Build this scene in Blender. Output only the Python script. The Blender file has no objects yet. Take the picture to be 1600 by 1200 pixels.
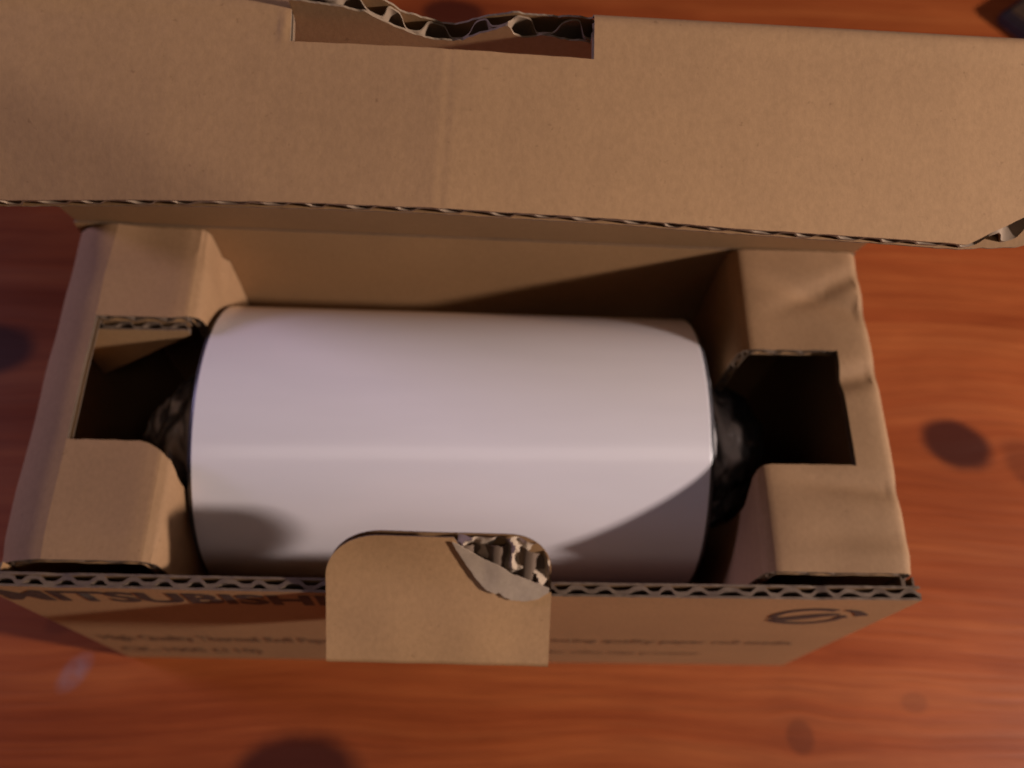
import bpy, bmesh, math, random
from mathutils import Vector, Matrix, noise

random.seed(7)
SC = bpy.context.scene
COL = SC.collection
MM = 0.001

# ---------------------------------------------------------------- camera
cd = bpy.data.cameras.new("camera")
cam = bpy.data.objects.new("camera", cd)
COL.objects.link(cam)
cam.matrix_world = Matrix((
    (0.9987807, -0.0258282, -0.0420710, 0.0013568),
    (0.0052293,  0.9027735, -0.4300845, -0.0316846),
    (0.0490889,  0.4293401,  0.9018078, 0.2153729),
    (0, 0, 0, 1)))
cd.sensor_width = 36.0
cd.lens = 36.0 * 1410.4 / 1600.0
cd.clip_start = 0.005
cd.clip_end = 20.0
cd.dof.use_dof = True
cd.dof.focus_distance = 0.112
cd.dof.aperture_fstop = 22.0
SC.camera = cam

# ---------------------------------------------------------------- world, lamps, exposure
w = bpy.data.worlds.new("World")
SC.world = w
w.use_nodes = True
bg = w.node_tree.nodes["Background"]
bg.inputs[0].default_value = (0.90, 0.68, 0.50, 1)
bg.inputs[1].default_value = 0.011
SC.view_settings.view_transform = 'Standard'
SC.view_settings.look = 'None'
SC.view_settings.exposure = 0.0
SC.view_settings.gamma = 1.0


def area(name, d, dist, target, size, power, color, size_y=None):
    d = Vector(d).normalized()
    l = bpy.data.lights.new(name, 'AREA')
    l.energy = power
    l.color = color
    l.size = size
    if size_y:
        l.shape = 'RECTANGLE'
        l.size_y = size_y
    o = bpy.data.objects.new(name, l)
    COL.objects.link(o)
    o.location = Vector(target) + d * dist
    o.rotation_euler = (-d).to_track_quat('-Z', 'Y').to_euler()
    return o


area("room_lamp", (1.0, -0.235, 0.395), 0.58, (0, 0.03, 0.07), 0.030, 4.0, (1.0, 0.85, 0.78))
area("window", (-1.0, 0.30, 0.46), 1.2, (0, 0.035, 0.07), 0.25, 4.6, (0.76, 0.62, 1.0))
area("ceiling_fill", (0.10, -0.46, 1.0), 1.9, (0, 0.03, 0.07), 1.6, 2.4, (1.0, 0.82, 0.75), 0.34)  # added fill for ceiling bounce and the highlight band on the roll


# ---------------------------------------------------------------- materials
def new_mat(name):
    m = bpy.data.materials.new(name)
    m.use_nodes = True
    nt = m.node_tree
    return m, nt, nt.nodes["Principled BSDF"]


def N(nt, t, **kw):
    n = nt.nodes.new(t)
    for k, v in kw.items():
        setattr(n, k, v)
    return n


def mth(nt, op, a, b=None, c=None, clamp=False):
    n = N(nt, 'ShaderNodeMath', operation=op)
    n.use_clamp = clamp
    for i, x in enumerate((a, b, c)):
        if x is None:
            continue
        if isinstance(x, (int, float)):
            n.inputs[i].default_value = x
        else:
            nt.links.new(x, n.inputs[i])
    return n.outputs[0]


def ramp(nt, fac, stops):
    n = N(nt, 'ShaderNodeValToRGB')
    e = n.color_ramp.elements
    while len(e) < len(stops):
        e.new(0.5)
    for el, (p, c) in zip(e, stops):
        el.position = p
        el.color = (*c, 1)
    nt.links.new(fac, n.inputs[0])
    return n.outputs[0]


def noise_tex(nt, vec, scale, detail=4, rough=0.55, dist=0.0):
    n = N(nt, 'ShaderNodeTexNoise')
    n.inputs['Scale'].default_value = scale
    n.inputs['Detail'].default_value = detail
    n.inputs['Roughness'].default_value = rough
    n.inputs['Distortion'].default_value = dist
    nt.links.new(vec, n.inputs['Vector'])
    return n.outputs['Fac']


def mapping(nt, vec, scale=(1, 1, 1), rot=(0, 0, 0)):
    n = N(nt, 'ShaderNodeMapping')
    n.inputs['Scale'].default_value = scale
    n.inputs['Rotation'].default_value = rot
    nt.links.new(vec, n.inputs['Vector'])
    return n.outputs[0]


def mix(nt, fac, a, b, mode='MIX'):
    n = N(nt, 'ShaderNodeMix', data_type='RGBA', blend_type=mode)
    for i, x in ((0, fac), (6, a), (7, b)):
        if isinstance(x, (int, float)):
            n.inputs[i].default_value = x
        elif isinstance(x, tuple):
            n.inputs[i].default_value = (*x, 1)
        else:
            nt.links.new(x, n.inputs[i])
    return n.outputs[2]


def kraft(name, base, var=0.07, rough=0.78):
    m, nt, b = new_mat(name)
    tc = N(nt, 'ShaderNodeTexCoord').outputs['Object']
    big = noise_tex(nt, tc, 42, 5, 0.6)
    fib = noise_tex(nt, mapping(nt, tc, (1, 0.7, 0.7)), 1400, 3, 0.7)
    spk = noise_tex(nt, tc, 900, 2, 0.7)
    lo = tuple(c * (1 - var) for c in base)
    hi = tuple(min(1, c * (1 + var)) for c in base)
    c1 = ramp(nt, big, [(0.3, lo), (0.7, hi)])
    c2 = mix(nt, 0.36, c1, ramp(nt, fib, [(0.3, (0.78, 0.76, 0.72)), (0.7, (1.18, 1.18, 1.18))]), 'MULTIPLY')
    speck = ramp(nt, spk, [(0.22, (0.6, 0.55, 0.5)), (0.32, (1, 1, 1))])
    c3 = mix(nt, 0.6, c2, speck, 'MULTIPLY')
    nt.links.new(c3, b.inputs['Base Color'])
    b.inputs['Roughness'].default_value = rough
    b.inputs['Specular IOR Level'].default_value = 0.4
    bp = N(nt, 'ShaderNodeBump')
    bp.inputs['Strength'].default_value = 0.12
    bp.inputs['Distance'].default_value = 0.0002
    h = mth(nt, 'ADD', mth(nt, 'MULTIPLY', big, 2.0), fib)
    nt.links.new(h, bp.inputs['Height'])
    nt.links.new(bp.outputs[0], b.inputs['Normal'])
    return m


KRAFT = kraft("kraft_liner", (0.47, 0.270, 0.125))
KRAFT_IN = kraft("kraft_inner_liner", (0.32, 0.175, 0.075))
FLUTE_SHADED = kraft("fluting_paper_shaded", (0.135, 0.09, 0.06), 0.2)  # colour darkened to carry the self-shade of rough cut edges
FLUTE_LIT = kraft("fluting_paper_lit", (0.27, 0.19, 0.125), 0.2)  # same fluting paper, lighter tone standing in for stronger light at the lid
CORE_PAPER = kraft("torn_paper", (0.44, 0.335, 0.24), 0.10, 0.95)


def ink_mat():
    m, nt, b = new_mat("printed_ink")
    tc = N(nt, 'ShaderNodeTexCoord').outputs['Object']
    f = noise_tex(nt, tc, 700, 3)
    nt.links.new(ramp(nt, f, [(0.3, (0.035, 0.022, 0.022)), (0.75, (0.10, 0.065, 0.045))]), b.inputs['Base Color'])
    b.inputs['Roughness'].default_value = 0.7
    return m


INK = ink_mat()


def ink2_mat():
    m, nt, b = new_mat("thin_print")
    tc = N(nt, 'ShaderNodeTexCoord').outputs['Object']
    f = noise_tex(nt, tc, 700, 3)
    nt.links.new(ramp(nt, f, [(0.3, (0.19, 0.115, 0.06)), (0.75, (0.27, 0.165, 0.085))]), b.inputs['Base Color'])
    b.inputs['Roughness'].default_value = 0.75
    return m


INK2 = ink2_mat()


def paper_mat():
    m, nt, b = new_mat("glossy_white_paper")
    tc = N(nt, 'ShaderNodeTexCoord').outputs['Object']
    f = noise_tex(nt, mapping(nt, tc, (1, 6, 6)), 25, 3)
    nt.links.new(ramp(nt, f, [(0.3, (0.765, 0.72, 0.75)), (0.7, (0.80, 0.755, 0.785))]), b.inputs['Base Color'])
    b.inputs['Roughness'].default_value = 0.30
    b.inputs['Coat Weight'].default_value = 0.9
    b.inputs['Coat Roughness'].default_value = 0.14
    g = noise_tex(nt, mapping(nt, tc, (0.25, 1, 1)), 60, 2)
    bp = N(nt, 'ShaderNodeBump')
    bp.inputs['Strength'].default_value = 0.12
    bp.inputs['Distance'].default_value = 0.001
    nt.links.new(g, bp.inputs['Height'])
    nt.links.new(bp.outputs[0], b.inputs['Coat Normal'])
    return m


PAPER = paper_mat()


def film_mat():
    m, nt, b = new_mat("dark_plastic_film")
    tc = N(nt, 'ShaderNodeTexCoord').outputs['Object']
    f = noise_tex(nt, mapping(nt, tc, (1, 0.5, 1)), 95, 2, 0.45, 1.8)
    nt.links.new(ramp(nt, f, [(0.38, (0.012, 0.012, 0.013)), (0.52, (0.10, 0.095, 0.097)), (0.68, (0.62, 0.58, 0.57))]), b.inputs['Base Color'])  # whitish creases, brightened to stand in for highlights on the unlit film
    b.inputs['Roughness'].default_value = 0.22
    bp = N(nt, 'ShaderNodeBump')
    bp.inputs['Strength'].default_value = 0.3
    bp.inputs['Distance'].default_value = 0.0015
    nt.links.new(f, bp.inputs['Height'])
    nt.links.new(bp.outputs[0], b.inputs['Normal'])
    return m


FILM = film_mat()


def rim_mat():
    m, nt, b = new_mat("grey_film_edge")
    tc = N(nt, 'ShaderNodeTexCoord').outputs['Object']
    f = noise_tex(nt, tc, 220, 3)
    nt.links.new(ramp(nt, f, [(0.3, (0.04, 0.04, 0.045)), (0.7, (0.10, 0.095, 0.105))]), b.inputs['Base Color'])
    b.inputs['Roughness'].default_value = 0.3
    return m


RIM = rim_mat()


def leather_mat(name, c0, c1):
    m, nt, b = new_mat(name)
    tc = N(nt, 'ShaderNodeTexCoord').outputs['Object']
    f = noise_tex(nt, tc, 300, 4)
    nt.links.new(ramp(nt, f, [(0.3, c0), (0.7, c1)]), b.inputs['Base Color'])
    b.inputs['Roughness'].default_value = 0.6
    bp = N(nt, 'ShaderNodeBump')
    bp.inputs['Strength'].default_value = 0.4
    bp.inputs['Distance'].default_value = 0.0005
    nt.links.new(f, bp.inputs['Height'])
    nt.links.new(bp.outputs[0], b.inputs['Normal'])
    return m


LEATHER = leather_mat("dark_brown_leather", (0.030, 0.014, 0.006), (0.055, 0.026, 0.012))
DARK_EDGE = leather_mat("black_edge_binding", (0.012, 0.010, 0.016), (0.03, 0.024, 0.034))


def wood_mat():
    m, nt, b = new_mat("stained_pine")
    tc = N(nt, 'ShaderNodeTexCoord').outputs['Object']
    sp = N(nt, 'ShaderNodeSeparateXYZ')
    nt.links.new(tc, sp.inputs[0])
    x, y = sp.outputs[0], sp.outputs[1]
    # knots: x, y, rx, ry, tilt, strength   (metres, on the table top)
    knots = [(.1285, .0565, .0085, .0063, -.35, 1.0), (-.1245, .077, .0105, .0072, .1, 1.0),
             (-.0345, -.026, .013, .0095, 0, 1.0), (-.0086, .2050, .0095, .0055, 0, .9),
             (.0772, -.0155, .0030, .0036, 0, .38), (.150, .049, .011, .006, -.9, .42),
             (-.0905, .0085, .005, .0028, .5, .30), (.030, -.040, .010, .008, .6, .5),
             (.105, -.008, .003, .0022, 0, .22),
             (-.235, .16, .012, .009, 0, 1.0), (.27, .12, .012, .008, 0, 1.0), (.21, -.10, .013, .010, 0, 1.0),
             (-.20, -.09, .010, .008, 0, 1.0), (.10, .30, .012, .009, 0, 1.0)]
    yy, dark, ring = y, None, None
    warp = noise_tex(nt, mapping(nt, tc, (1, 1, 1)), 55, 3)
    for kx, ky, rx, ry, t, s in knots:
        dx = mth(nt, 'SUBTRACT', x, kx)
        dy = mth(nt, 'SUBTRACT', y, ky)
        ct, st = math.cos(t), math.sin(t)
        a = mth(nt, 'ADD', mth(nt, 'MULTIPLY', dx, ct / rx), mth(nt, 'MULTIPLY', dy, st / rx))
        c = mth(nt, 'ADD', mth(nt, 'MULTIPLY', dx, -st / ry), mth(nt, 'MULTIPLY', dy, ct / ry))
        r2 = mth(nt, 'ADD', mth(nt, 'MULTIPLY', a, a), mth(nt, 'MULTIPLY', c, c))
        r = mth(nt, 'SQRT', r2)
        r = mth(nt, 'ADD', r, mth(nt, 'MULTIPLY', mth(nt, 'SUBTRACT', warp, 0.5), 0.5))
        g = mth(nt, 'DIVIDE', 1.0, mth(nt, 'ADD', 1.0, mth(nt, 'MULTIPLY', r2, 0.35)))
        # grain bends round the knot
        yy = mth(nt, 'SUBTRACT', yy, mth(nt, 'MULTIPLY', mth(nt, 'MULTIPLY', dy, g), 0.45))
        k = N(nt, 'ShaderNodeMapRange', interpolation_type='SMOOTHSTEP')
        k.inputs[1].default_value = 1.30
        k.inputs[2].default_value = 0.80
        nt.links.new(r, k.inputs[0])
        k = k.outputs[0]
        k = mth(nt, 'MULTIPLY', k, s)
        dark = k if dark is None else mth(nt, 'MAXIMUM', dark, k)
        h = mth(nt, 'MULTIPLY', g, 0.45 * s)
        ring = h if ring is None else mth(nt, 'MAXIMUM', ring, h)
    cb = N(nt, 'ShaderNodeCombineXYZ')
    nt.links.new(x, cb.inputs[0])
    nt.links.new(yy, cb.inputs[1])
    v = cb.outputs[0]
    g1 = noise_tex(nt, mapping(nt, v, (2.2, 60, 1)), 1.6, 6, 0.66, 0.1)
    g2 = noise_tex(nt, mapping(nt, v, (30, 700, 1)), 1.0, 4, 0.6)
    g3 = noise_tex(nt, mapping(nt, v, (14, 26, 1)), 1.0, 4, 0.6, 0.6)
    c = ramp(nt, g1, [(0.28, (0.22, 0.043, 0.012)), (0.46, (0.30, 0.068, 0.017)), (0.60, (0.345, 0.089, 0.022)), (0.78, (0.40, 0.115, 0.030))])
    c = mix(nt, 0.8, c, ramp(nt, g2, [(0.3, (0.78, 0.72, 0.68)), (0.7, (1.16, 1.18, 1.16))]), 'MULTIPLY')
    c = mix(nt, 0.75, c, ramp(nt, g3, [(0.3, (0.72, 0.64, 0.60)), (0.7, (1.12, 1.15, 1.18))]), 'MULTIPLY')
    c = mix(nt, mth(nt, 'MULTIPLY', ring, 0.9), c, (0.16, 0.036, 0.014))
    c = mix(nt, mth(nt, 'MULTIPLY', dark, 0.93), c, (0.048, 0.010, 0.006))
    # pale scuff on the varnish near the front left corner of the box
    dx = mth(nt, 'MULTIPLY', mth(nt, 'SUBTRACT', x, -.0865), 1 / .0033)
    dy = mth(nt, 'MULTIPLY', mth(nt, 'SUBTRACT', y, -.0035), 1 / .0040)
    dd = mth(nt, 'ADD', mth(nt, 'MULTIPLY', dx, dx), mth(nt, 'MULTIPLY', dy, dy))
    dd = mth(nt, 'ADD', dd, mth(nt, 'MULTIPLY', mth(nt, 'MULTIPLY', dx, dy), -1.0))
    n4 = noise_tex(nt, tc, 500, 3)
    sc_ = mth(nt, 'MULTIPLY', mth(nt, 'SUBTRACT', 1.2, dd), n4, None, True)
    c = mix(nt, mth(nt, 'MULTIPLY', sc_, 0.6), c, (0.22, 0.19, 0.24))
    nt.links.new(c, b.inputs['Base Color'])
    b.inputs['Specular IOR Level'].default_value = 0.26
    nt.links.new(ramp(nt, g1, [(0.3, (0.36,) * 3), (0.7, (0.5,) * 3)]), b.inputs['Roughness'])
    bp = N(nt, 'ShaderNodeBump')
    bp.inputs['Strength'].default_value = 0.3
    bp.inputs['Distance'].default_value = 0.0004
    nt.links.new(g2, bp.inputs['Height'])
    nt.links.new(bp.outputs[0], b.inputs['Normal'])
    return m


WOOD = wood_mat()


# ---------------------------------------------------------------- mesh helpers (all in millimetres, scaled on build)
def build(name, bm, mats, parent=None, smooth=True, angle=38):
    me = bpy.data.meshes.new(name)
    bmesh.ops.remove_doubles(bm, verts=bm.verts, dist=1e-5)
    bm.to_mesh(me)
    bm.free()
    me.transform(Matrix.Scale(MM, 4))
    for m in mats:
        me.materials.append(m)
    if smooth:
        me.polygons.foreach_set("use_smooth", [True] * len(me.polygons))
        me.set_sharp_from_angle(angle=math.radians(angle))
    o = bpy.data.objects.new(name, me)
    COL.objects.link(o)
    if parent:
        o.parent = parent
    return o


def empty(name, loc=(0, 0, 0)):
    o = bpy.data.objects.new(name, None)
    COL.objects.link(o)
    o.location = Vector(loc) * MM
    o.empty_display_size = 0.02
    return o


def tag(o, label=None, cat=None, group=None, kind=None):
    for k, v in (('label', label), ('category', cat), ('group', group), ('kind', kind)):
        if v:
            o[k] = v


def slab(bm, P, us, lo, hi, n0, n1, nv, mi_top=0, mi_bot=0, mi_edge=2):
    """closed sheet: columns us, each from lo(u) to hi(u), between offsets n0(u,v) < n1(u,v)"""
    f0 = n0 if callable(n0) else (lambda u, v: n0)
    f1 = n1 if callable(n1) else (lambda u, v: n1)
    T, B = [], []
    for u in us:
        a, b = lo(u), hi(u)
        t, bt = [], []
        for j in range(nv + 1):
            v = a + (b - a) * j / nv
            t.append(bm.verts.new(P(u, v, f1(u, v))))
            bt.append(bm.verts.new(P(u, v, f0(u, v))))
        T.append(t)
        B.append(bt)

    def q(vs, mi):
        try:
            f = bm.faces.new(vs)
            f.material_index = mi
        except ValueError:
            pass
    n = len(us)
    for i in range(n - 1):
        for j in range(nv):
            q((T[i][j], T[i + 1][j], T[i + 1][j + 1], T[i][j + 1]), mi_top)
            q((B[i][j], B[i][j + 1], B[i + 1][j + 1], B[i + 1][j]), mi_bot)
        q((T[i][0], B[i][0], B[i + 1][0], T[i + 1][0]), mi_edge)
        q((T[i][nv], T[i + 1][nv], B[i + 1][nv], B[i][nv]), mi_edge)
    for j in range(nv):
        q((T[0][j], T[0][j + 1], B[0][j + 1], B[0][j]), mi_edge)
        q((T[n - 1][j], B[n - 1][j], B[n - 1][j + 1], T[n - 1][j + 1]), mi_edge)


def frange(a, b, n):
    return [a + (b - a) * i / n for i in range(n + 1)]


def jit(s, k=3.0):
    return noise.noise(Vector((s * k, 17.3, k)))


def board(bm, P, us, lo, hi, th, nv=1, wave=5.0, phase=0.0, rough=0.12, liner=0.32, seed=0.0, dlo=None, dhi=None, ft=0.22):
    """corrugated board: two liners and a waved medium running along v; material slots 0 outer, 1 inner, 2 medium/cut"""
    r = lambda u, k: rough * (jit(u + seed, k * .45) + .35 * jit(u + seed, k))
    dhi = dhi or (lambda u: 0.0)
    dlo = dlo or (lambda u: 0.0)
    slab(bm, P, us, lambda u: lo(u) - r(u, 1.1), lambda u: hi(u) + r(u, 1.7), th - liner, th, nv, 0, 1, 2)
    slab(bm, P, us, lambda u: lo(u) - r(u, 1.3) + dlo(u), lambda u: hi(u) + r(u, 2.1) + dhi(u), 0, liner, nv, 1, 1, 2)
    amp = (th - 2 * liner - 1.6 * ft) / 2

    def mid(u):
        ph = 2 * math.pi * u / wave + phase + 1.3 * jit(u + seed, .27)
        s = math.sin(ph)
        s = math.tanh(2.2 * s) / math.tanh(2.2)
        return th / 2 + amp * s * min(1, 0.88 + 0.55 * jit(u + seed, .19))
    slab(bm, P, us, lambda u: lo(u) + 0.05 - r(u, 2.3), lambda u: hi(u) - 0.08 + 1.3 * r(u, .9) + dhi(u) * (1 - mid(u) / th),
         lambda u, v: mid(u) - ft, lambda u, v: mid(u) + ft, nv, 2, 2, 2)


def box_bm(bm, lo, hi, mi=0):
    vs = [bm.verts.new((x, y, z)) for x in (lo[0], hi[0]) for y in (lo[1], hi[1]) for z in (lo[2], hi[2])]
    for f in ((0, 1, 3, 2), (4, 6, 7, 5), (0, 4, 5, 1), (2, 3, 7, 6), (0, 2, 6, 4), (1, 5, 7, 3)):
        bm.faces.new([vs[i] for i in f]).material_index = mi


def interp(pts, x):
    if x <= pts[0][0]:
        return pts[0][1]
    for (a, fa), (b, fb) in zip(pts, pts[1:]):
        if x <= b:
            return fa + (fb - fa) * (x - a) / (b - a)
    return pts[-1][1]


def sstep(a, b, x):
    t = max(0, min(1, (x - a) / (b - a)))
    return t * t * (3 - 2 * t)


# ---------------------------------------------------------------- table top
bm = bmesh.new()
box_bm(bm, (-700, -450, -28), (700, 750, 0))
tabletop = build("tabletop", bm, [WOOD], None, False)
tag(tabletop, "reddish stained pine table top with dark knots under the box", "table", kind='structure')

# ---------------------------------------------------------------- box
W2, D, H, TH = 75.0, 70.3, 71.8, 2.3
MATS = [KRAFT, KRAFT_IN, FLUTE_SHADED]
KRAFT_SUP_DIM = kraft("kraft_insert_dimmed", (0.315, 0.180, 0.088))  # same board as the walls, darkened to stand in for dimmer light
MATS_SUP = [KRAFT_SUP_DIM, KRAFT_IN, FLUTE_SHADED]
MATS_LID = [KRAFT, KRAFT_IN, FLUTE_LIT]
box = empty("cardboard_box")
tag(box, "open brown corrugated cardboard box with raised lid holding a white paper roll", "box")

# front wall (outer face at y = 0)
bm = bmesh.new()
us = frange(-W2, W2, 300)
bow = lambda x, z: 0.5 * (1 - (x / W2) ** 2) * (z / H)


def P_front(u, v, n):
    return Vector((u, TH - n - bow(u, v) * 0.6, v))


board(bm, P_front, us, lambda u: 0.0, lambda u: H - 0.5 - 0.35 * max(0, jit(u, .12)) - .5 * math.exp(-((u + 63) / 2.2) ** 2) - .35 * math.exp(-((u - 58) / 1.6) ** 2), TH, 4, 5.0, 0.4, 0.16, .40, 0, None, None, .34)
front_wall = build("front_wall", bm, MATS, box)

# back wall
bm = bmesh.new()


def P_back(u, v, n):
    return Vector((u, D - .012 * u - n, v))


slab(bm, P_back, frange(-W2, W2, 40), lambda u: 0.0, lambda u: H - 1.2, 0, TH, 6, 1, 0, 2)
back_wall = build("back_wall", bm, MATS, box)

# floor panel
bm = bmesh.new()
box_bm(bm, (-W2 + .2, TH + .1, 0.3), (W2 - .2, D - TH - .1, 2.4), 1)
build("bottom_panel", bm, MATS, box, False)

# side panels folded over into hollow end supports with a notch for the roll
def make_support(side):
    """profile in (x, z) measured outward: outer wall up, bevel, top, rounded edge, inner wall down"""
    if side < 0:
        pts = [(74.8, 0.2), (74.8, 40), (75.2, 64.8), (75.0, 66.5), (74.3, 68.0), (72.9, 69.3), (70.8, 70.5), (68.4, 71.4), (66.4, 71.8),
               (60, 71.6), (53, 71.5), (50.6, 71.2), (49.2, 70.3), (48.6, 68.8), (48.4, 66), (48.0, 50), (47.6, 3)]
        yn = (24.6, 48.4)
        s_in, s_edge = 66.5, 52.0
    else:
        pts = [(75.2, 0.2), (75.2, 40), (75.0, 69.2), (74.6, 70.8), (73.6, 71.7), (72, 71.9), (66.4, 71.9),
               (60, 71.7), (54, 71.6), (51.6, 71.4), (50.4, 70.7), (49.9, 69.4), (49.6, 66), (49.2, 50), (48.6, 3)]
        yn = (23.0, 45.2)
        s_in, s_edge = 67.6, 53.0
    # arc length table
    S = [0]
    for (a, b), (c, d) in zip(pts, pts[1:]):
        S.append(S[-1] + math.hypot(c - a, d - b))
    # parameter where the notch starts (top) and ends (down the inner wall)
    i_in = next(i for i, p in enumerate(pts) if p[1] > 71 and p[0] <= s_in)
    s0 = S[i_in] if side < 0 else S[i_in] - (s_in - pts[i_in][0])
    i_rim = max(i for i, p in enumerate(pts) if p[1] > 71.3)
    sr = S[i_rim]
    s1 = sr + 42.0
    stot = S[-1]

    def at(s):
        for i in range(len(S) - 1):
            if s <= S[i + 1] or i == len(S) - 2:
                t = (s - S[i]) / (S[i + 1] - S[i])
                a, b = pts[i], pts[i + 1]
                dx, dz = b[0] - a[0], b[1] - a[1]
                l = math.hypot(dx, dz)
                return a[0] + dx * t, a[1] + dz * t, dx / l, dz / l

    # smooth normals by sampling
    def frame(s):
        x0, z0, _, _ = at(max(0, s - .35))
        x1, z1, _, _ = at(min(stot, s + .35))
        x, z, _, _ = at(s)
        dx, dz = x1 - x0, z1 - z0
        l = math.hypot(dx, dz)
        return x, z, dz / l, -dx / l        # outward normal in (|x|, z)

    y0, y1 = 4.3, D - TH + (.35 if side < 0 else -1.1)

    def dent(s, y):
        x, z, _, _ = at(s)
        n = 0.25 * noise.noise(Vector((x * .08, y * .09, 3 * side)))
        if z > 60:
            if side > 0:
                e = sstep(52, 68, x) * sstep(75.6, 72.5, x) * (1 if s > 60 else 0)
                for yc, wd, dp, sl in ((40.0, 2.2, 1.1, .25), (19.0, 2.0, 1.0, -.10), (55.0, 2.6, 1.2, -.35), (60.0, 2.0, .7, .5), (10.5, 2.4, .5, -.05)):
                    n -= dp * e * math.exp(-((y - yc - sl * (x - 70)) / wd) ** 2)
                n -= 0.4 * sstep(8, 4, y) * sstep(50, 62, x)
            else:
                n -= 1.1 * sstep(57, 66, y) * sstep(74, 60, x)
                n -= 0.5 * sstep(9, 4, y)
        return n

    def P(s, y, n):
        x, z, nx, nz = frame(s)
        n = n - 2.0 + dent(s, y)
        return Vector((side * (x + nx * n), y, z + nz * n))

    rad = 5.5

    def wid(s):
        """how far the notch edge pulls back past the rim, then closes to a round bottom"""
        if s < sr - 1.5:
            return 0.0
        if s < sr + 12:
            return rad * sstep(sr - 1.5, sr + 9, s)
        mid = (yn[1] - yn[0]) / 2 + rad
        t = (s - sr - 12) / (s1 - sr - 12)
        return rad - mid * (1 - math.sqrt(max(0, 1 - min(1, t) ** 2.2)))
    us_a = []
    s = 0
    for a, b in zip(S, S[1:]):
        k = max(2, int((b - a) / 1.3))
        us_a += [a + (b - a) * i / k for i in range(k)]
    us_a.append(stot)
    us_n = sorted([u for u in us_a if s0 < u < s1] + [s0, s1] + [sr + t for t in (.5, 1.5, 2.5, 3.5)])
    us_pre = [u for u in us_a if u < s0 - .01] + [s0]
    us_post = [s1] + [u for u in us_a if u > s1 + .01]
    bm = bmesh.new()
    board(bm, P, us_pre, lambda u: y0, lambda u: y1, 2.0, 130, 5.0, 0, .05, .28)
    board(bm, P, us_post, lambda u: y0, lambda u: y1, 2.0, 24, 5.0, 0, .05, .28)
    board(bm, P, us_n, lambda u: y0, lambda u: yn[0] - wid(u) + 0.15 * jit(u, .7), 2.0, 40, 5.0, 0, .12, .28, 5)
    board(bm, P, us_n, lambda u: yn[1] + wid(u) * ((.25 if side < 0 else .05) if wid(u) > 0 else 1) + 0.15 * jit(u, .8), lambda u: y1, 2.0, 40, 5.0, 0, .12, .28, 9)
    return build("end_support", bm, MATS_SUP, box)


for sd in (-1, 1):
    bm = bmesh.new()
    board(bm, lambda u, v, n: Vector((sd * (72.9 + n), u, v)), frange(2.4, 4.2, 14), lambda u: 0.2, lambda u: 69.6, 2.2, 2, 5.0, 1.0, .2, .32, 6)
    build("side_wall", bm, MATS, box)
sup_l = make_support(-1)
tag(sup_l, "left end support with bluish bevelled outer edge")
# web folded down behind the left notch, its slanted cut imitating a shadow edge
bm = bmesh.new()
board(bm, lambda u, v, n: Vector((u, 48.9 - n + .02 * (70 - v), v)), frange(-72.4, -50.5, 80), lambda u: 49.5 + .84 * (u + 72.4), lambda u: 69.3 + .03 * (u + 58), 2.0, 3, 5.0, 1.0, .15, .3, 4)
build("notch_web", bm, MATS, sup_l)
sup_r = make_support(1)
tag(sup_r, "right end support with dented top")

# lid: upright panel hinged on the back wall, its tuck flap folded forward, a torn slot in the fold
hinge = Vector((0, D + .2, H - .6))
dl = (Vector((0, 51.1, 141.9)) - hinge).normalized()
nl = Vector((1, 0, 0)).cross(dl)          # towards the camera side or away
if nl.y > 0:
    nl = -nl                               # nl points to the inside (towards the viewer)
LID = (Vector((0, 51.1, 141.9)) - hinge).length
inner_prof = [(-20, 74.6), (-16, 74.2), (-12, 73.2), (-9.6, 71.2), (-7.3, 69.7), (-4.4, 68.2), (-1, 68.4), (1.5, 70.4), (4.3, 72.0), (4.9, 70.2), (6, 69.7), (8, 70.5), (11, 69.9), (14, 69.4)]
outer_prof = [(-20, 75.4), (-14, 75.0), (-10.6, 73.7), (-8.1, 71.0), (-3.5, 68.8), (-1.1, 69.0), (2.5, 71.2), (4.5, 71.8), (7, 71.6), (14, 71.6)]
SL0, SL1 = -20.0, 13.9


def lid_warp(x, v):
    return 0.5 * math.sin(x * .04 + 1) * v / LID


def P_lid(u, v, n):
    # n = 0 inner face, TH outer face
    return hinge + Vector((u, -.012 * u, 0)) + dl * (v - .006 * u * v / LID) - nl * (n - TH) + nl * lid_warp(u, v) * (1 - (v / LID) ** 3)


bm = bmesh.new()
edge_v = LID - 2.25
for a, b, k in ((-74.6, SL0, 110), (SL1, 74.6, 120)):
    board(bm, P_lid, frange(a, b, k), lambda u: 0, lambda u: edge_v, TH, 6, 5.0, 0.2, 0.02, .3, 2)
board(bm, P_lid, frange(SL0, SL1, 150), lambda u: 0, lambda u: interp(outer_prof, u), TH, 10, 5.0, 0.2, 0.32, .24, 3,
      None, lambda u: interp(inner_prof, u) - interp(outer_prof, u) + .5, 0.12)
lid = build("lid", bm, MATS_LID, box)

# tuck flap with its rounded fold
E0 = Vector((0, 27.4, 134.4))
F0 = Vector((0, 50.9, 142.2))
df = (E0 - F0).normalized()
nf = Vector((1, 0, 0)).cross(df)
if nf.z < 0:
    nf = -nf
FL = (E0 - F0).length
RB = 2.0                                   # outer bend radius
turn = math.acos(max(-1, min(1, dl.dot(df))))
ARC = RB * turn
tanl = RB * math.tan(turn / 2)
# outer lid plane direction reaches the fold corner F0, then the flap runs along df
arc_c = F0 + df * tanl - nf * RB


rot_sign = 1 if (Matrix.Rotation(turn, 3, 'X') @ nf).dot(-nl) > (Matrix.Rotation(-turn, 3, 'X') @ nf).dot(-nl) else -1


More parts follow.
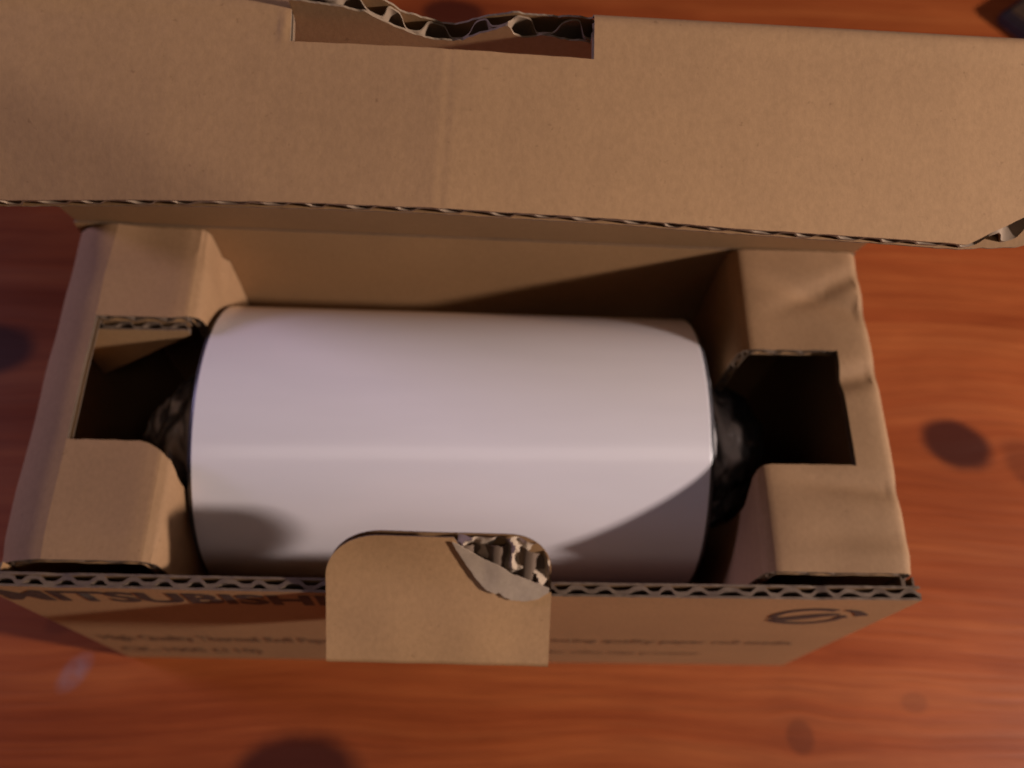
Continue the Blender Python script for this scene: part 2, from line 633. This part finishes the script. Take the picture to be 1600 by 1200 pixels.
def path(s):
    """s from -ARC (where the lid ends) through 0 (start of the flat flap)"""
    if s >= 0:
        return F0 + df * (tanl + s), nf.copy()
    n = Matrix.Rotation(rot_sign * -s / RB, 3, 'X') @ nf
    return arc_c + n * RB, n


FE = FL - tanl


def flap_end(u):
    return FE - .004 * (57 - u) - .52 * max(0, abs(u - 0.5) - 57.0) + 0.15 * jit(u, .05)


def flap_shape(u, s):
    h = -abs(u + 2.0 + .04 * s) * 0.045 * (.3 + .7 * max(0, s) / FE)                      # two planes meeting at the pressed crease
    h += -0.055 * math.exp(-((u + 2.0 + .04 * s) / .4) ** 2) * sstep(1, 6, s)
    h += 0.004 * math.sin(2 * math.pi * u / 5.0) * sstep(0, 3, s)
    h += 0.25 * noise.noise(Vector((u * .03, s * .04, 4.2))) * sstep(0, 8, s)
    h += 0.05 * noise.noise(Vector((u * .13, s * .12, 8.2))) * sstep(0, 5, s)
    ub = -21 - 32 * (FE - s) / (FE - 8)                    # left end sunk in shape to stand in for a soft cast shadow
    h -= .13 * 3.2 * math.log(1 + math.exp(min(30, (ub - u) / 3.2))) * sstep(2, 9, s)
    k = s - (FE - (u - 56.0) * .52)
    h += 0.16 * math.exp(-(((u + 20.5 + .12 * s) / .35) ** 2)) * sstep(5.2, 2, s) * sstep(-1, 2, s)
    return h


def P_flap(u, s, n):
    p, nn = path(s)
    k = n - TH
    if s < 0:
        k *= .62
    return p + Vector((u, -.012 * u, -.012 * (u - 57) * (.4 + .6 * max(0, s) / FE) - .25)) + nn * (k + flap_shape(u, s) * sstep(-1.5, 2, s))


SLOT_S = 2.2
bm = bmesh.new()
for a, b, k in ((-74.0, SL0, 130), (SL1, 72.0, 150)):
    board(bm, P_flap, frange(a, b, k), lambda u: -ARC, flap_end, TH, 34, 5.0, 0.2, 0.06, .3, 11,
          None, lambda u: .40 * max(0, abs(u - .5) - 57.0) + .05 * max(0, u - 58) * jit(u, .6))
board(bm, P_flap, frange(SL0, SL1, 90), lambda u: SLOT_S + 1.6 + .007 * (u + 20), flap_end, TH, 24, 5.0, 0.2, 0.06, .3, 11)
flap = build("tuck_flap", bm, MATS_LID, lid)

# locking tongue: hinged on the front wall, folded forward and back up over the wall edge
T_in = Vector((0, -10.3, 66.4))
T_tip = Vector((0, 7.7, 79.6))
dt = (T_tip - T_in).normalized()
nt_ = Vector((1, 0, 0)).cross(dt)
if nt_.z < 0:
    nt_ = -nt_
TL = (T_tip - T_in).length
TX0, TX1 = -20.9, 14.3


def tongue_tilt(u):
    return 0.045 * (u + 3) * 0.55


def P_t(u, v, n):
    h = -0.25 * noise.noise(Vector((u * .1, v * .1, 1.7))) + 0.026 * max(0, v - 12) ** 2
    return T_in + Vector((u, 0, 0)) + dt * v + nt_ * ((n - 2.0) * 1.35 + h + tongue_tilt(u))


def t_hi(u):
    r = 9.0
    a = u - TX0
    b = TX1 - u
    e = 0
    if a < r:
        e = r - math.sqrt(max(0, r * r - (r - a) ** 2))
        e *= .9
    if b < 7:
        e = max(e, (7 - math.sqrt(max(0, 49 - (7 - b) ** 2))) * .95)
    return TL - e


# torn corner: outer liner missing above this curve
tear_c = [(-1.4, TL + 1), (-.6, TL - 1.0), (1.0, TL - 4.2), (3.2, TL - 7.4), (5.0, TL - 9.2), (7.0, TL - 10.0), (9.6, TL - 10.6), (12, TL - 10.3), (14.2, TL - 9.6)]
us_t = [TX0 + (TX1 - TX0) * (0.5 - 0.5 * math.cos(math.pi * i / 130)) for i in range(131)]
us_t = [min(max(u, TX0 + .01), TX1 - .01) for u in us_t]
bm = bmesh.new()
slab(bm, P_t, us_t, lambda u: 0.6, lambda u: max(1, min(t_hi(u), interp(tear_c, u) if u > -1.4 else 99)) + .05 * jit(u, 2), 1.7, 2.0, 14, 0, 1, 2)
slab(bm, P_t, us_t, lambda u: 0.6, lambda u: t_hi(u) - .2, 0, .25, 14, 1, 1, 2)


def wav(u):
    return 1.0 + .56 * math.tanh(1.7 * math.sin(2 * math.pi * u / 5.0 + 1.0)) / .94


slab(bm, P_t, us_t, lambda u: 0.7, lambda u: t_hi(u) - 1.3 - (0.5 if u > 0 else 0) * (1 + jit(u, 1)), lambda u, v: wav(u) - .13, lambda u, v: wav(u) + .13, 10, 2, 2, 2)
# rounded fold at the lower edge and the hidden hinge panel back to the wall
prof = []
for i in range(9):
    a = math.pi * i / 8
    prof.append((0.6 - 1.9 * math.sin(a) * .55, 1.0 + 1.0 * math.cos(a)))


def P_fold(u, k, n):
    i = max(0, min(8, int(round(k))))
    v, nn = prof[i]
    return P_t(u, v, nn)


def fold_ring(n_):
    rows = []
    for u in us_t[::5] + [us_t[-1]]:
        rows.append([bm.verts.new(P_t(u, v * (1 if n_ else .75) + (0 if n_ else .2), 1 + (nn - 1) * (1 if n_ else .7))) for v, nn in prof])
    for a, b in zip(rows, rows[1:]):
        for j in range(8):
            bm.faces.new((a[j], a[j + 1], b[j + 1], b[j]) if n_ else (a[j], b[j], b[j + 1], a[j + 1])).material_index = 0


fold_ring(True)
base_a, base_b = T_in + dt * 0.9 - nt_ * 2.6, Vector((0, -.3, H - .8))
dv = (base_b - base_a)
nb = Vector((1, 0, 0)).cross(dv.normalized())
if nb.z < 0:
    nb = -nb
slab(bm, lambda u, v, n: base_a + dv * v + nb * n + Vector((u, 0, 0)) + nt_ * tongue_tilt(u) * (1 - v), [TX0, -12, -3, 5, TX1], lambda u: 0, lambda u: 1, -1.3, 0, 3, 0, 0, 2)
tongue = build("locking_tongue", bm, MATS, box)
tag(tongue, "rounded locking tongue with a torn corner")

# torn liner: the pale back of the paper, and the crumpled medium left standing in the tear
pts_lo = [(-1.3, TL - .9), (-.6, TL - 2.4), (1.0, TL - 5.2), (2.6, TL - 7.7), (4.2, TL - 9.4), (5.6, TL - 10.0), (6.2, TL - 9.7), (6.8, TL - 10.5), (8.4, TL - 11.0), (10.2, TL - 11.1), (12, TL - 10.7), (13.9, TL - 9.6)]
pts_hi = [(-1.3, TL - .7), (.8, TL - 2.1), (3.0, TL - 3.7), (5.6, TL - 4.9), (8, TL - 6.4), (11, TL - 7.6), (13.9, TL - 8.8)]
bm = bmesh.new()
slab(bm, lambda u, v, n: P_t(u, v, 2.12 + n + .06 * noise.noise(Vector((u * .4, v * .4, 2)))), frange(-1.25, 13.9, 60),
     lambda u: interp(pts_lo, u) + .16 * jit(u, 1.9), lambda u: max(interp(pts_lo, u) + .2, interp(pts_hi, u) + .22 * jit(u, 1.2)), 0, .2, 8, 0, 0, 0)
build("peeled_paper", bm, [CORE_PAPER], tongue)
bm = bmesh.new()
rows = []
for u in frange(-.6, 13.9, 46):
    v0 = interp(pts_hi, u) - .3
    v1 = max(v0 + .3, t_hi(u) - .25)
    col = []
    for j in range(13):
        v = v0 + (v1 - v0) * j / 12
        k = noise.noise(Vector((u * .44 + v * .16, v * .38, 7.7)))
        k2 = noise.noise(Vector((u * 1.1, v * .8, 3.1)))
        rg = 1 - 2.6 * abs(noise.noise(Vector((u * .34 + v * .12, v * .26, 2.7))))
        hgt = .25 + 1.7 * rg + .35 * k2 + .3 * k
        hgt = max(.1, min(2.3, hgt))
        if j == 12:
            hgt = min(hgt, 1.4)
        col.append(bm.verts.new(P_t(u + .3 * k2, v, hgt)))
    rows.append(col)
for a, b in zip(rows, rows[1:]):
    for j in range(12):
        bm.faces.new((a[j], b[j], b[j + 1], a[j + 1]))
build("torn_fluting", bm, [CORE_PAPER], tongue, True, 30)


# ---------------------------------------------------------------- print on the front wall
def lettering(name, text, x0, x1, z0, z1, mat, bold=0.0, sx=None):
    cu = bpy.data.curves.new(name, 'FONT')
    cu.body = text
    cu.size = 1.0
    cu.offset = bold
    cu.resolution_u = 4
    tmp = bpy.data.objects.new(name + "_tmp", cu)
    COL.objects.link(tmp)
    dg = bpy.context.evaluated_depsgraph_get()
    me = bpy.data.meshes.new_from_object(tmp.evaluated_get(dg))
    bpy.data.objects.remove(tmp)
    bpy.data.curves.remove(cu)
    xs = [v.co.x for v in me.vertices]
    ys = [v.co.y for v in me.vertices]
    ax, bx, ay, by = min(xs), max(xs), min(ys), max(ys)
    for v in me.vertices:
        X = x0 + (v.co.x - ax) / (bx - ax) * (x1 - x0)
        Z = z0 + (v.co.y - ay) / (by - ay) * (z1 - z0)
        v.co = Vector((X, -bow(X, Z) * .6 - 0.09, Z)) * MM
    me.materials.clear()
    me.materials.append(mat)
    o = bpy.data.objects.new(name, me)
    COL.objects.link(o)
    o.parent = front_wall
    return o


lettering("brand_lettering", "MITSUBISHI", -79.0 + 5, -21.6, 61.3, 68.9, INK, 0.035)
lettering("lettering", "High Quality Thermal Roll Paper for", -72.0, -19.0, 21.6, 29.0, INK2, 0.012)
lettering("lettering", "printing quality paper roll media", 15.0, 67.5, 27.2, 32.4, INK2, 0.01)
lettering("lettering", "CK-100S (110)", -72.5, -43.0, 7.5, 14.5, INK2, 0.02)
lettering("lettering", "for video copy processor", 19.0, 52.0, 13.0, 18.0, INK2, 0.0)

# round two-arrow emblem
bm = bmesh.new()


def band(pts, wds):
    rows = []
    for i, (x, z) in enumerate(pts):
        a = Vector(pts[max(0, i - 1)])
        b = Vector(pts[min(len(pts) - 1, i + 1)])
        t = (b - a).normalized()
        n = Vector((-t.y, t.x)) * wds[i] / 2
        rows.append([bm.verts.new((x + s * n.x, -bow(x + s * n.x, z) * .6 - .09, z + s * n.y)) for s in (-1, 1)])
    for a, b in zip(rows, rows[1:]):
        bm.faces.new((a[0], b[0], b[1], a[1]))


cx, cz = 61.0, 57.6
arc = lambda r, a0, a1, n: [(cx + r * math.cos(math.radians(a0 + (a1 - a0) * i / n)), cz + r * math.sin(math.radians(a0 + (a1 - a0) * i / n))) for i in range(n + 1)]
p = arc(6.1, 60, 195, 22)
band(p, [1.9 - .5 * i / 22 for i in range(23)])
p = arc(6.0, 205, 372, 26)
band(p, [2.6 - 1.6 * i / 26 for i in range(27)])
p = [(cx - 5.4 + 10.2 * t, cz - 2.6 + 4.6 * sstep(0, 1, t)) for t in [i / 14 for i in range(15)]]
band(p, [1.2 + 2.2 * math.sin(math.pi * min(1, .15 + .8 * i / 14)) for i in range(15)])
p = [(cx + 4.6 + 4.6 * t, cz + 5.6 - 4.6 * t * t) for t in [i / 8 for i in range(9)]]
band(p, [1.0 + 1.2 * i / 8 for i in range(9)])
p = arc(6.0, 352, 372, 4)
band(p, [2.4, 2.2, 1.6, 1.0, .4])
emb = build("round_emblem", bm, [INK], front_wall, False)

# ---------------------------------------------------------------- paper roll resting in the notches
RY, RZ, RR, RX0, RX1 = 35.8, 43.0, 27.5, -47.0, 43.4
roll = empty("paper_roll", (0, RY, RZ))
tag(roll, "glossy white paper roll wrapped in film lying in the open box", "paper roll")


def lathe(bm, prof, seg=96, crumple=0.0, seed=0.0, mi=0):
    rings = []
    for x, r in prof:
        ring = []
        for k in range(seg):
            a = 2 * math.pi * k / seg
            d = e = 0
            if crumple:
                tw = a + x * .16
                p1 = Vector((x * .33, math.cos(tw) * 1.9 + seed, math.sin(tw) * 1.9))
                p2 = Vector((x * .30, math.cos(tw) * 4.2 + seed, math.sin(tw) * 4.2))
                ridge = (1 - 2.4 * abs(noise.noise(p1))) * .8 + (1 - 2.4 * abs(noise.noise(p2))) * .35
                f = min(1, (RR - r) / 7 + .05) * min(1, r / 5)
                d = crumple * (ridge - .5) * f
                e = crumple * 1.2 * noise.noise(p1 * 1.3 + Vector((5, 0, 0))) * f
            ring.append(bm.verts.new((x + e, (r + d) * math.cos(a), (r + d) * math.sin(a))))
        rings.append(ring)
    for a, b in zip(rings, rings[1:]):
        for k in range(seg):
            f = bm.faces.new((a[k], a[(k + 1) % seg], b[(k + 1) % seg], b[k]))
            f.material_index = mi
    return rings


bm = bmesh.new()
pr = [(RX0, 6), (RX0, RR - .4), (RX0 + .05, RR - .12), (RX0 + .2, RR), (RX0 + .35, RR), (RX0 + .6, RR)] + [(x, RR) for x in frange(RX0 + 4, RX1 - 4, 12)] + [(RX1 - .6, RR), (RX1 - .35, RR), (RX1 - .2, RR), (RX1 - .05, RR - .12), (RX1, RR - .4), (RX1, 6)]
lathe(bm, pr, 160)
build("paper", bm, [PAPER], roll, True, 20)
for side, xe in ((-1, RX0), (1, RX1)):
    bm = bmesh.new()
    pr = [(.55, RR - .15), (.9, RR - .3), (1.2, RR - .7), (1.5, RR - 2.4)]
    lathe(bm, [(xe + side * (a - .5), r) for a, r in pr], 120)
    build("film_rim", bm, [RIM], roll)
    bm = bmesh.new()
    pr = [(.9, RR - 2.0), (1.6, RR - 5), (2.4, RR - 8), (3.4, RR - 10), (4.6, 15.8), (6, 14.6), (7, 14.2), (8, 13.9), (9, 13.6), (10, 13.2), (11, 12.8), (12, 12.2), (13, 11.2), (13.8, 10), (14.6, 7.9), (15.4, 4.4), (15.6, 1.5), (15.6, .05)]
    lathe(bm, [(xe + side * a * 1.08, r) for a, r in pr] if side > 0 else
          [(xe - a * 1.1, r * (1 - .45 * sstep(5, 15, a))) for a, r in pr], 160, 1.0, 3 * side + 1)
    build("film_end", bm, [FILM], roll, True, 28)
bm = bmesh.new()
lathe(bm, [(RX0 - 14, .1), (RX0 - 14, 6.0), (RX1 + 13, 6.0), (RX1 + 13, .1)], 40)
build("core", bm, [DARK_EDGE], roll)

# ---------------------------------------------------------------- dark object at the far right on the table
case = empty("leather_case", (174, 211, 0))
case.rotation_euler = (0, 0, math.radians(-52))
tag(case, "dark brown leather case with black edge lying behind the box in the far right corner", "case")
bm = bmesh.new()
box_bm(bm, (0.9, 0.9, 1.0), (110, 80, 6.2))
bmesh.ops.bevel(bm, geom=list(bm.edges), offset=.9, segments=3, affect='EDGES')
build("cover", bm, [LEATHER], case)
bm = bmesh.new()
box_bm(bm, (0, 0, 0.3), (110.9, 80.9, 5.4))
bmesh.ops.bevel(bm, geom=list(bm.edges), offset=1.0, segments=2, affect='EDGES')
build("edge_binding", bm, [DARK_EDGE], case)
